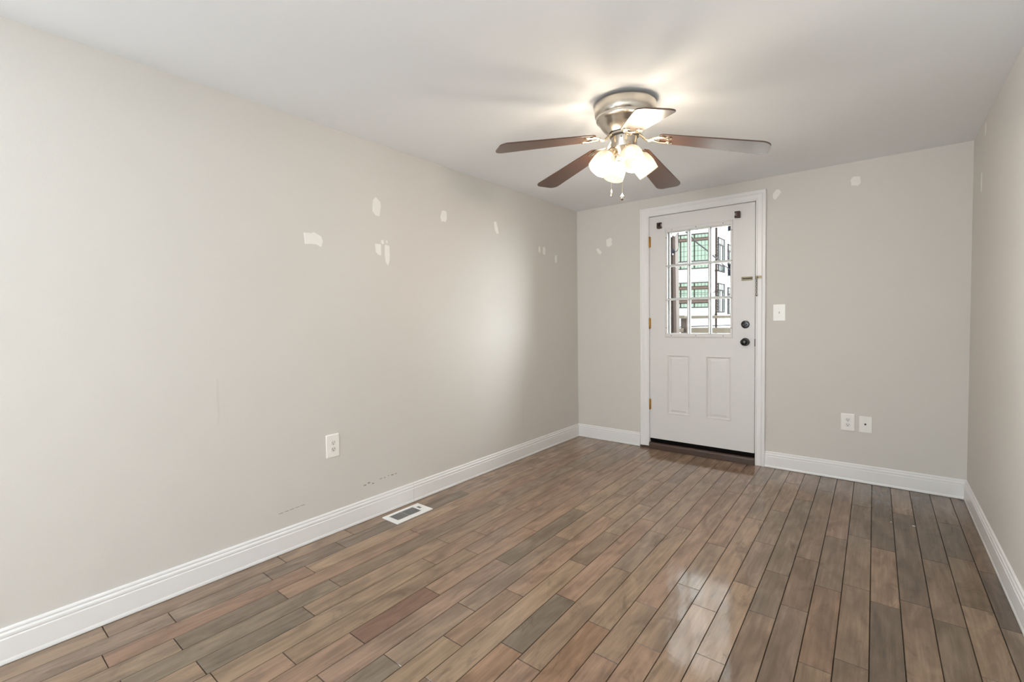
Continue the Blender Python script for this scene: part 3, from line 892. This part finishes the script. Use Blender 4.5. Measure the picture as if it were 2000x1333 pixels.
# ------------------------------------------------------------------ ceiling fan
fan = thing('ceiling_fan', 'brushed nickel hugger ceiling fan with five walnut blades and four lit shades', 'ceiling fan', (1.465, -1.985, H - 0.006))
nrm = Vector((0.048, -0.0168, 1)).normalized()
fan.rotation_euler = Vector((0, 0, 1)).rotation_difference(nrm).to_euler()
bm = NB()
lathe(bm, [(0.004, 0.150), (-0.002, 0.153), (-0.006, 0.159), (-0.012, 0.161), (-0.050, 0.160), (-0.064, 0.157), (-0.072, 0.151), (-0.078, 0.150), (-0.082, 0.151), (-0.088, 0.149), (-0.093, 0.141), (-0.098, 0.137), (-0.102, 0.134), (-0.116, 0.125), (-0.132, 0.112), (-0.146, 0.097), (-0.154, 0.086), (-0.154, 0.03)], n=72)
obj('motor_housing', bm, M['nickel'], fan, smooth=True, angle=25)
bm = NB()
lathe(bm, [(-0.150, 0.076), (-0.172, 0.076)], n=48)
obj('rotor_gap', bm, M['gap'], fan, smooth=True)
bm = NB()
lathe(bm, [(-0.158, 0.080), (-0.168, 0.080)], n=48)
obj('rotor_ring', bm, M['nickel'], fan, smooth=True, angle=30)
bm = NB()
lathe(bm, [(-0.172, 0.066), (-0.1735, 0.068), (-0.226, 0.067), (-0.232, 0.064), (-0.246, 0.054), (-0.262, 0.040), (-0.275, 0.022), (-0.285, 0.012), (-0.290, 0.0)], n=48)
kit = obj('light_kit', bm, M['nickel'], fan, smooth=True, angle=30)
bm = NB()
lathe(bm, [(0, 0.004), (0.0015, 0.003)], (0.067 * math.cos(-1.35), 0.067 * math.sin(-1.35), -0.186), (math.cos(-1.35), math.sin(-1.35), 0), n=8)
obj('screw', bm, M['slot'], kit)

PH0 = math.radians(305.789)
SLOPE = (2.0935 - 2.1855) / (0.6884 - 0.2232)
for i in range(5):
    a = PH0 + i * 2 * PI / 5
    er = Vector((math.cos(a), math.sin(a), 0))
    et = Vector((-math.sin(a), math.cos(a), 0))
    ax = (er + Vector((0, 0, SLOPE))).normalized()
    tilt = math.radians((3, 4, 3, 2, 0)[i])
    side = (et * math.cos(tilt) - Vector((0, 0, 1)) * math.sin(tilt))
    side = (side - ax * side.dot(ax)).normalized()
    nn = ax.cross(side).normalized()
    root = er * 0.2232 + Vector((0, 0, 2.1855 - 2.394))
    L1 = 0.478
    # outline in (u along, v across)
    ol = []
    w0, w1 = 0.058, 0.079
    u0, u1 = -0.045, L1
    def arc(cu, cv, r, a0, a1, n=7):
        return [(cu + r * math.cos(a0 + (a1 - a0) * k / n), cv + r * math.sin(a0 + (a1 - a0) * k / n)) for k in range(n + 1)]
    ol += arc(u1 - 0.045, -w1 + 0.045, 0.045, -PI / 2, -0.12)
    ol += arc(u1 - 0.038, w1 - 0.038, 0.038, 0.05, PI / 2)
    ol += arc(u0 + 0.03, w0 - 0.03, 0.03, PI / 2, PI)
    ol += arc(u0 + 0.03, -w0 + 0.03, 0.03, PI, 1.5 * PI)
    bm = NB()
    # local frame of the blade mesh: x along, y across, z normal
    prism(bm, ol, 0.0, 0.0065, lambda u, v, w: (u, v, w))
    b = obj('blade', bm, M['blade'], fan, bevel=0.0015)
    mtx = Matrix(((ax.x, side.x, nn.x, root.x), (ax.y, side.y, nn.y, root.y), (ax.z, side.z, nn.z, root.z), (0, 0, 0, 1)))
    b.matrix_local = mtx
    # blade iron
    def P(u, v, w):
        return mtx @ Vector((u, v, w))
    bm = NB()
    hub = er * 0.072 + Vector((0, 0, -0.163))
    mid1 = er * 0.092 + Vector((0, 0, -0.176))
    mid2 = er * 0.112 + Vector((0, 0, -0.196))
    fork = P(-0.082, 0, -0.006)
    tube(bm, [hub, mid1, mid2, er * 0.128 + Vector((0, 0, -0.203)), fork], [0.015, 0.013, 0.0115, 0.0115, 0.016], n=12, flat=0.5, upv=nn)
    for s in (1, -1):
        tube(bm, [P(-0.088, 0, -0.005), P(-0.070, s * 0.014, -0.005), P(-0.048, s * 0.029, -0.0045), P(-0.022, s * 0.035, -0.004), P(0.006, s * 0.030, -0.004)], [0.011, 0.0115, 0.0115, 0.012, 0.012], n=12, flat=0.42, upv=nn)
        lathe(bm, [(0, 0.0170), (0.004, 0.0170), (0.0055, 0.014)], P(0.002, s * 0.030, -0.0002), -nn, n=20)
    iron = obj('blade_iron', bm, M['nickel_d'], fan, smooth=True)
    for s in (1, -1):
        bm = NB()
        lathe(bm, [(0.0045, 0.0062), (0.0075, 0.0056), (0.0095, 0.0030), (0.0098, 0.0)], P(0.002, s * 0.030, -0.0002), -nn, n=14)
        obj('screw', bm, M['nickel'], iron, smooth=True)

# lamps
tow = math.atan2(-2.347, 1.079)            # azimuth from the fan towards the viewer
for i in range(4):
    a = tow + math.radians(22.5) + i * PI / 2
    er = Vector((math.cos(a), math.sin(a), 0))
    d = (er * 0.62 + Vector((0, 0, -0.784))).normalized()
    s0 = er * 0.052 + Vector((0, 0, -0.232))
    bm = NB()
    tube(bm, [er * 0.040 + Vector((0, 0, -0.205)), er * 0.056 + Vector((0, 0, -0.218)), s0 + d * 0.016], [0.014, 0.014, 0.013], n=14)
    lathe(bm, [(0.008, 0.014), (0.012, 0.021), (0.020, 0.0235), (0.036, 0.0275), (0.041, 0.0285), (0.043, 0.026)], s0, d, n=28)
    obj('lamp_socket', bm, M['nickel_d'], fan, smooth=True, angle=35)
    bm = NB()
    b0 = s0 + d * 0.034
    lathe(bm, [(0.0, 0.0235), (0.004, 0.030), (0.013, 0.041), (0.026, 0.0495), (0.044, 0.0555), (0.066, 0.0580), (0.088, 0.0575), (0.106, 0.0560), (0.116, 0.0550), (0.118, 0.0548)], b0, d, n=40, cap0=False, cap1=False)
    sh = obj('lamp_shade', bm, M['shade'], fan, smooth=True, angle=60)
    bm = NB()
    lathe(bm, [(0.0, 0.010), (0.012, 0.012), (0.022, 0.017), (0.032, 0.0205), (0.042, 0.019), (0.049, 0.012), (0.0515, 0.0)], b0, d, n=20)
    obj('bulb', bm, M['bulb'], sh, smooth=True)
    ld = bpy.data.lights.new('bulb_light', 'POINT')
    ld.energy = 8.4
    ld.color = (1.0, 0.89, 0.76)
    ld.shadow_soft_size = 0.036
    lo = bpy.data.objects.new('bulb_light', ld)
    COL.objects.link(lo)
    lo.parent = fan
    lo.location = b0 + d * 0.090

# pull chains
Rv = Vector((0.908, 0.418, 0)); Tv = Vector((0.418, -0.908, 0))
def pull_chain(off, ztop, zbot, kind):
    p = Rv * off[0] + Tv * off[1]
    bm = NB()
    tube(bm, [p + Vector((0, 0, ztop)), p + Vector((0, 0, (ztop + zbot) / 2)), p + Vector((0, 0, zbot))], 0.0011, n=6)
    ch = obj('pull_chain', bm, M['nickel_d'], fan)
    bm = NB()
    if kind == 'bar':
        lathe(bm, [(0.004, 0.0015), (-0.004, 0.0035), (-0.012, 0.0065), (-0.028, 0.0072), (-0.034, 0.0055), (-0.037, 0.0)], p + Vector((0, 0, zbot)), n=16)
    else:
        lathe(bm, [(0.008, 0.0015), (0.0, 0.0040), (-0.006, 0.0090), (-0.014, 0.0125), (-0.022, 0.0120), (-0.029, 0.0070), (-0.031, 0.0)], p + Vector((0, 0, zbot)), n=18)
    obj('fob', bm, M['nickel'], ch, smooth=True)
pull_chain((-0.058, 0.030), -0.215, -0.452, 'bar')
pull_chain((0.000, 0.062), -0.215, -0.484, 'ball')

# ------------------------------------------------------------------ outside: deck, post, railing
bm = NB(); box(bm, -60, 40, 0.16, 90, -0.75, -0.70)
struct('ground', bm, M['ground'], 'pale concrete yard outside, mostly hidden below the railing', 'ground')
bm = NB()
for k in range(18):
    box(bm, -1.2, 3.2, 0.17 + k * 0.135, 0.17 + k * 0.135 + 0.129, 0.0, 0.03)
struct('deck', bm, M['deck'], 'wooden deck outside the door', 'deck')

t = thing('porch_post', 'tall weathered brown porch post seen in left panes of the door window', 'post', (0.318, 2.0, 0.03))
bm = NB()
A = [(-0.052, -0.02), (0.020, -0.02), (0.020, 0.10), (-0.052, 0.10)]
B = [(-0.050, -0.02), (-0.006, -0.02), (-0.006, 0.10), (-0.050, 0.10)]
va = [bm.verts.new((x + 0.045, y, 0.0)) for x, y in A]
vb = [bm.verts.new((x + 0.025, y, 3.1)) for x, y in B]
bm.faces.new(va); bm.faces.new(vb)
for i in range(4):
    bm.faces.new((va[i], va[(i + 1) % 4], vb[(i + 1) % 4], vb[i]))
obj('shaft', bm, M['post'], t)
bm = NB()
va = [bm.verts.new((x, y, 0.0)) for x, y in ((-0.065, -0.035), (0.018, -0.035), (0.018, -0.019), (-0.065, -0.019))]
vb = [bm.verts.new((x, y, 3.1)) for x, y in ((-0.065, -0.035), (-0.020, -0.035), (-0.020, -0.019), (-0.065, -0.019))]
bm.faces.new(va); bm.faces.new(vb)
for i in range(4):
    bm.faces.new((va[i], va[(i + 1) % 4], vb[(i + 1) % 4], vb[i]))
obj('side_board', bm, M['spout'], t)

t = thing('deck_railing', 'weathered grey wooden deck railing with flat cap boards, outside the door', 'railing', (0.35, 2.3, 0.03))
def rail(name, x0, x1, y0, y1, z0, z1, m='railwood'):
    obj(name, mbox(x0 - 0.35, x1 - 0.35, y0 - 2.3, y1 - 2.3, z0 - 0.03, z1 - 0.03), M[m], t, bevel=0.003)
rail('cap_board', -0.9, 0.385, 2.26, 2.40, 1.250, 1.290)
rail('lower_rail', -0.9, 0.352, 2.28, 2.33, 1.056, 1.110)
rail('post', 0.306, 0.390, 2.335, 2.42, 0.03, 1.249, 'post')
rail('cap_board', 0.40, 2.6, 2.30, 2.345, 1.245, 1.284)
rail('lower_rail', 0.395, 2.6, 2.31, 2.35, 1.045, 1.118)
rail('post', 2.40, 2.49, 2.352, 2.44, 0.03, 1.244, 'post')

t = thing('floodlight', 'white twin head floodlight high on the brown porch post', 'floodlight', (0.335, 1.950, 2.365))
for k, (dx, dz, ang) in enumerate(((-0.006, 0.0, 0.55), (0.016, 0.006, 0.55))):
    bm = NB()
    dv = Vector((-0.55, -0.35, -0.75)).normalized()
    lathe(bm, [(-0.055, 0.006), (-0.045, 0.010), (-0.01, 0.011), (0.03, 0.019), (0.034, 0.017)], (dx + 0.018 * k, -0.02, dz + 0.01), dv, n=18)
    obj('lamp_head', bm, M['lampwhite'], t, smooth=True)
obj('mount_arm', mbox(-0.02, 0.06, -0.012, 0.012, 0.045, 0.065), M['lampwhite'], t)

t = thing('cable_splice_box', 'blue grey domed splice box on the porch post below the floodlight', 'splice box', (0.335, 1.930, 2.15))
bm = NB()
lathe(bm, [(-0.034, 0.0), (-0.032, 0.012), (-0.022, 0.026), (0.0, 0.031), (0.022, 0.026), (0.034, 0.012), (0.038, 0.0)], (0.006, -0.01, 0.0), (1, 0, -0.25), n=22)
obj('dome', bm, M['bluegrey'], t, smooth=True)
obj('strap', mbox(-0.06, 0.0, -0.012, 0.012, -0.012, 0.004), M['bluegrey'], t)
bm = NB()
lathe(bm, [(0, 0.004), (0.01, 0.008), (0.02, 0.006), (0.024, 0.0)], (0.006, -0.014, -0.028), (0, 0, -1), n=12)
obj('drip_nut', bm, M['lampwhite'], t, smooth=True)
bm = NB()
tube(bm, [(0.385, 1.98, 3.05), (0.386, 1.98, 2.75), (0.388, 1.98, 2.45), (0.394, 1.98, 2.30), (0.398, 1.98, 2.22), (0.392, 1.975, 2.18), (0.378, 1.97, 2.155), (0.360, 1.965, 2.145)], 0.0035, n=8)
tag(obj('hanging_cable', bm, M['cable'], smooth=True), 'thin black cable dropping into the domed splice box', 'cable')

# overhead cables
bm = NB()
tube(bm, [(0.80, 0.150, 2.62), (0.60, 1.2, 2.48), (0.43, 2.096, 2.45), (0.358, 2.423, 2.47), (0.262, 2.859, 2.497), (-0.147, 4.586, 2.636), (-0.632, 6.639, 2.836), (-1.138, 8.802, 3.039), (-1.887, 12.055, 3.311), (-2.739, 15.867, 3.626), (-3.919, 21.337, 3.982), (-4.66, 25.834, 4.124), (-4.60, 27.3, 4.18)], [0.009, 0.009, 0.009, 0.0095, 0.010, 0.013, 0.016, 0.019, 0.021, 0.022, 0.024, 0.025, 0.025], n=8)
tag(obj('service_cable', bm, M['cable'], smooth=True), 'thick black service cable sagging diagonally across the upper panes', 'cable')
bm = NB()
tube(bm, [(-8.6, 23.80, 0.62), (-6.589, 19.707, 0.743), (-4.254, 17.094, 0.857), (-1.789, 13.946, 0.973), (0.2, 8.1, 1.27), (2.9, 0.126, 1.85)], 0.018, n=6)
tag(obj('utility_wire', bm, M['cable'], smooth=True), 'low dark wire crossing the bottom panes just above the lower rail', 'cable')
bm = NB()
tube(bm, [(-5.0, 8.0, 2.0), (-4.584, 15.618, 2.305), (-4.399, 20.891, 2.545), (-4.105, 23.688, 2.675), (-3.9, 26.5, 2.78), (-4.7, 27.2, 2.80)], 0.011, n=6)
tag(obj('utility_wire', bm, M['cable'], smooth=True), 'thin grey wire crossing the middle panes in front of the white house', 'cable')

# ------------------------------------------------------------------ the white house across the yard
KX, KY = -5.095, 24.365
hs = thing('house', 'white lap sided house with brown trimmed green glazed windows behind the deck', 'house', (KX, KY, -0.7))
th = math.radians(10)
E1 = Vector((math.cos(th), math.sin(th), 0))
N1 = Vector((math.sin(th), -math.cos(th), 0))       # out of the front, towards the yard
def front(s, z, d):
    v = E1 * s + N1 * d
    return (v.x, v.y, z + 0.7)
def side_(y, z, d):
    return (d, y, z + 0.7)
def lap_wall(name, place, s0, s1, z0, z1, step, holes, lip=0.04, m='siding'):
    bm = NB()
    z = z0
    while z < z1:
        zt = min(z + step, z1)
        segs = [(s0, s1)]
        for h in holes:
            if h[2] < (z + zt) / 2 < h[3]:
                new = []
                for a, b in segs:
                    if h[0] > a: new.append((a, min(b, h[0])))
                    if h[1] < b: new.append((max(a, h[1]), b))
                segs = [q for q in new if q[1] - q[0] > 0.01]
        for a, b in segs:
            v = [bm.verts.new(place(x, zz, d)) for x, zz, d in ((a, z, 0.0), (b, z, 0.0), (b, z, lip), (a, z, lip), (a, zt, 0.004), (b, zt, 0.004), (b, zt, 0.0), (a, zt, 0.0))]
            for f in ((0, 1, 2, 3), (3, 2, 5, 4), (4, 5, 6, 7), (0, 3, 4, 7), (1, 2, 5, 6)):
                bm.faces.new([v[k] for k in f])
        z = zt
    return obj(name, bm, M[m], hs)
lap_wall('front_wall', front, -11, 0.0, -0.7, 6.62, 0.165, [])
lap_wall('added_upper_front_wall', front, -11, 0.0, 7.5, 24.0, 0.165, [], 0.04, 'siding_reflector')  # added above the view as a bright surface for the floor to reflect
lap_wall('side_wall', side_, 0.0, 11, -0.7, 24.0, 0.165, [], 0.022)  # carried up out of view to keep sky out of the floor reflection
bm = NB(); 
pts = [front(-11, -0.7, -0.001), front(0, -0.7, -0.001), (-0.001, 11, 0.0), (-11, 11, 0.0)]
va = [bm.verts.new(p) for p in pts]; vb = [bm.verts.new((p[0], p[1], 24.7)) for p in pts]
bm.faces.new(va); bm.faces.new(vb)
for i in range(4):
    bm.faces.new((va[i], va[(i + 1) % 4], vb[(i + 1) % 4], vb[i]))
obj('body', bm, M['siding'], hs)
def pbox(bm, place, s0, s1, z0, z1, d0, d1):
    v = [bm.verts.new(place(*q)) for q in ((s0, z0, d0), (s1, z0, d0), (s1, z0, d1), (s0, z0, d1), (s0, z1, d0), (s1, z1, d0), (s1, z1, d1), (s0, z1, d1))]
    for f in ((0, 3, 2, 1), (4, 5, 6, 7), (0, 1, 5, 4), (1, 2, 6, 5), (2, 3, 7, 6), (3, 0, 4, 7)):
        bm.faces.new([v[i] for i in f])
bm = NB(); pbox(bm, front, -11, 0.0, 6.62, 7.5, 0.0, 0.05); pbox(bm, front, -11, 0.0, 6.32, 6.40, 0.0, 0.05)
obj('frieze', bm, M['siding'], hs)
bm = NB(); pbox(bm, front, -11.4, 0.4, 24.0, 24.4, -0.3, 0.5); pbox(bm, side_, -0.5, 11.4, 24.0, 24.4, -4, 0.5)
obj('roof', bm, M['housetrim_d'], hs)
bm = NB(); pbox(bm, front, -0.34, 0.02, -0.7, 24.0, 0.0, 0.035)
obj('corner_board', bm, M['siding'], hs)

# glazed bands: (z0, z1, rows of small lights, kind)
MUL = [-0.36 - 0.78 * k for k in range(0, 9)]
def glazed(name, z0, z1, rows, ncol, tone='greenglass'):
    bm = NB()
    s0, s1 = -6.6, -0.36
    pbox(bm, front, s0, s1, z0 - 0.03, z0 + 0.01, 0.0, 0.08)
    pbox(bm, front, s0, s1, z1 - 0.01, z1 + 0.03, 0.0, 0.08)
    for m in MUL:
        pbox(bm, front, m - 0.032, m + 0.032, z0, z1, 0.0, 0.075)
    for a in MUL[:-1]:
        for k in range(1, ncol):
            s = a - 0.78 * k / ncol
            pbox(bm, front, s - 0.008, s + 0.008, z0, z1, 0.046, 0.06)
    for k in range(1, rows):
        z = z0 + (z1 - z0) * k / rows
        pbox(bm, front, s0, s1, z - 0.007, z + 0.007, 0.046, 0.058)
    w = obj(name, bm, M['housetrim_d'], hs)
    bm = NB(); pbox(bm, front, s0, s1, z0, z1, 0.042, 0.050)
    obj('pane', bm, M[tone], w)
glazed('transom_window', 5.97, 6.18, 1, 4)
glazed('window', 4.62, 5.80, 4, 4)
glazed('transom_window', 4.19, 4.43, 1, 4)
glazed('transom_window', 3.12, 3.33, 1, 4)
glazed('window', 2.32, 2.94, 2, 4)
glazed('transom_window', 1.88, 2.12, 1, 4)
for z0, z1 in ((5.815, 5.945), (2.955, 3.09), (2.16, 2.285)):
    bm = NB(); pbox(bm, front, -6.7, -0.34, z0, z1, 0.0, 0.10)
    obj('band_board', bm, M['housetrim'], hs)
# side windows
def side_window(name, y0, y1, z0, z1, ty0, ty1):
    bm = NB()
    for a, b, c, d in ((y0, y0 + 0.12, z0, z1), (y1 - 0.12, y1, z0, z1), (y0, y1, z0, z0 + 0.07), (y0, y1, z1 - 0.07, z1), (y0, y1, z1 - 0.48, z1 - 0.38), (ty0 - 0.05, ty0, z0, z1 - 0.4), (ty1, ty1 + 0.22, z0, z1 - 0.4)):
        pbox(bm, side_, a, b, c, d, 0.0, 0.07 if d - c > b - a else 0.062)
    for k in range(1, 4):
        y = y0 + (y1 - y0) * k / 4
        pbox(bm, side_, y - 0.02, y + 0.02, z1 - 0.4, z1 - 0.05, 0.0, 0.06)
    w = obj(name, bm, M['sideframe'], hs)
    bm = NB(); pbox(bm, side_, y0 + 0.05, y1 - 0.05, z0 + 0.05, z1 - 0.05, 0.042, 0.05)
    obj('pane', bm, M['greyglass'], w)
side_window('side_window', 0.40, 1.86, 4.60, 6.00, 0.80, 1.32)
side_window('side_window', 0.40, 1.86, 1.55, 3.30, 0.80, 1.32)
bm = NB()
for k in range(5):
    y = 0.45 + 0.34 * k
    pbox(bm, side_, y, y + 0.05, 4.02, 4.36, 0.0, 0.07)
pbox(bm, side_, 0.40, 1.86, 4.34, 4.42, 0.0, 0.07); pbox(bm, side_, 0.40, 1.86, 3.98, 4.05, 0.0, 0.07)
w = obj('side_transom_window', bm, M['sideframe'], hs)
bm = NB(); pbox(bm, side_, 0.42, 1.84, 4.03, 4.36, 0.042, 0.05); obj('pane', bm, M['greyglass'], w)
side_window('side_window', 2.65, 4.4, 4.55, 5.85, 3.0, 3.5)
side_window('side_window', 2.65, 4.4, 1.45, 3.15, 3.0, 3.5)
for z in (3.62, 6.42):
    bm = NB()
    prism(bm, [(0.0, -0.30), (0.14, -0.26), (0.30, -0.12), (0.42, 0.0), (0.46, 0.03), (0.46, 0.24), (0.0, 0.24)], 2.75, 5.2, lambda u, v, w, z=z: side_(w, z + v, u))
    bal = obj('balcony', bm, M['balcony'], hs)
    bm = NB()
    pbox(bm, side_, 2.75, 5.2, z + 0.26, z + 0.98, 0.40, 0.43); pbox(bm, side_, 2.75, 2.78, z + 0.26, z + 0.98, 0.0, 0.42)
    obj('railing_panel', bm, M['bluegrey'], bal)
bm = NB()
tube(bm, [front(0.055, -0.68, 0.05), front(0.055, 3.0, 0.05), front(0.055, 6.52, 0.05)], 0.055, n=12)
sp = obj('downspout', bm, M['spout'], hs, smooth=True)
for z in (1.4, 2.75, 3.95, 4.85):
    bm = NB(); pbox(bm, front, -0.02, 0.115, z, z + 0.06, 0.0, 0.115)
    obj('strap', bm, M['spout'], sp)
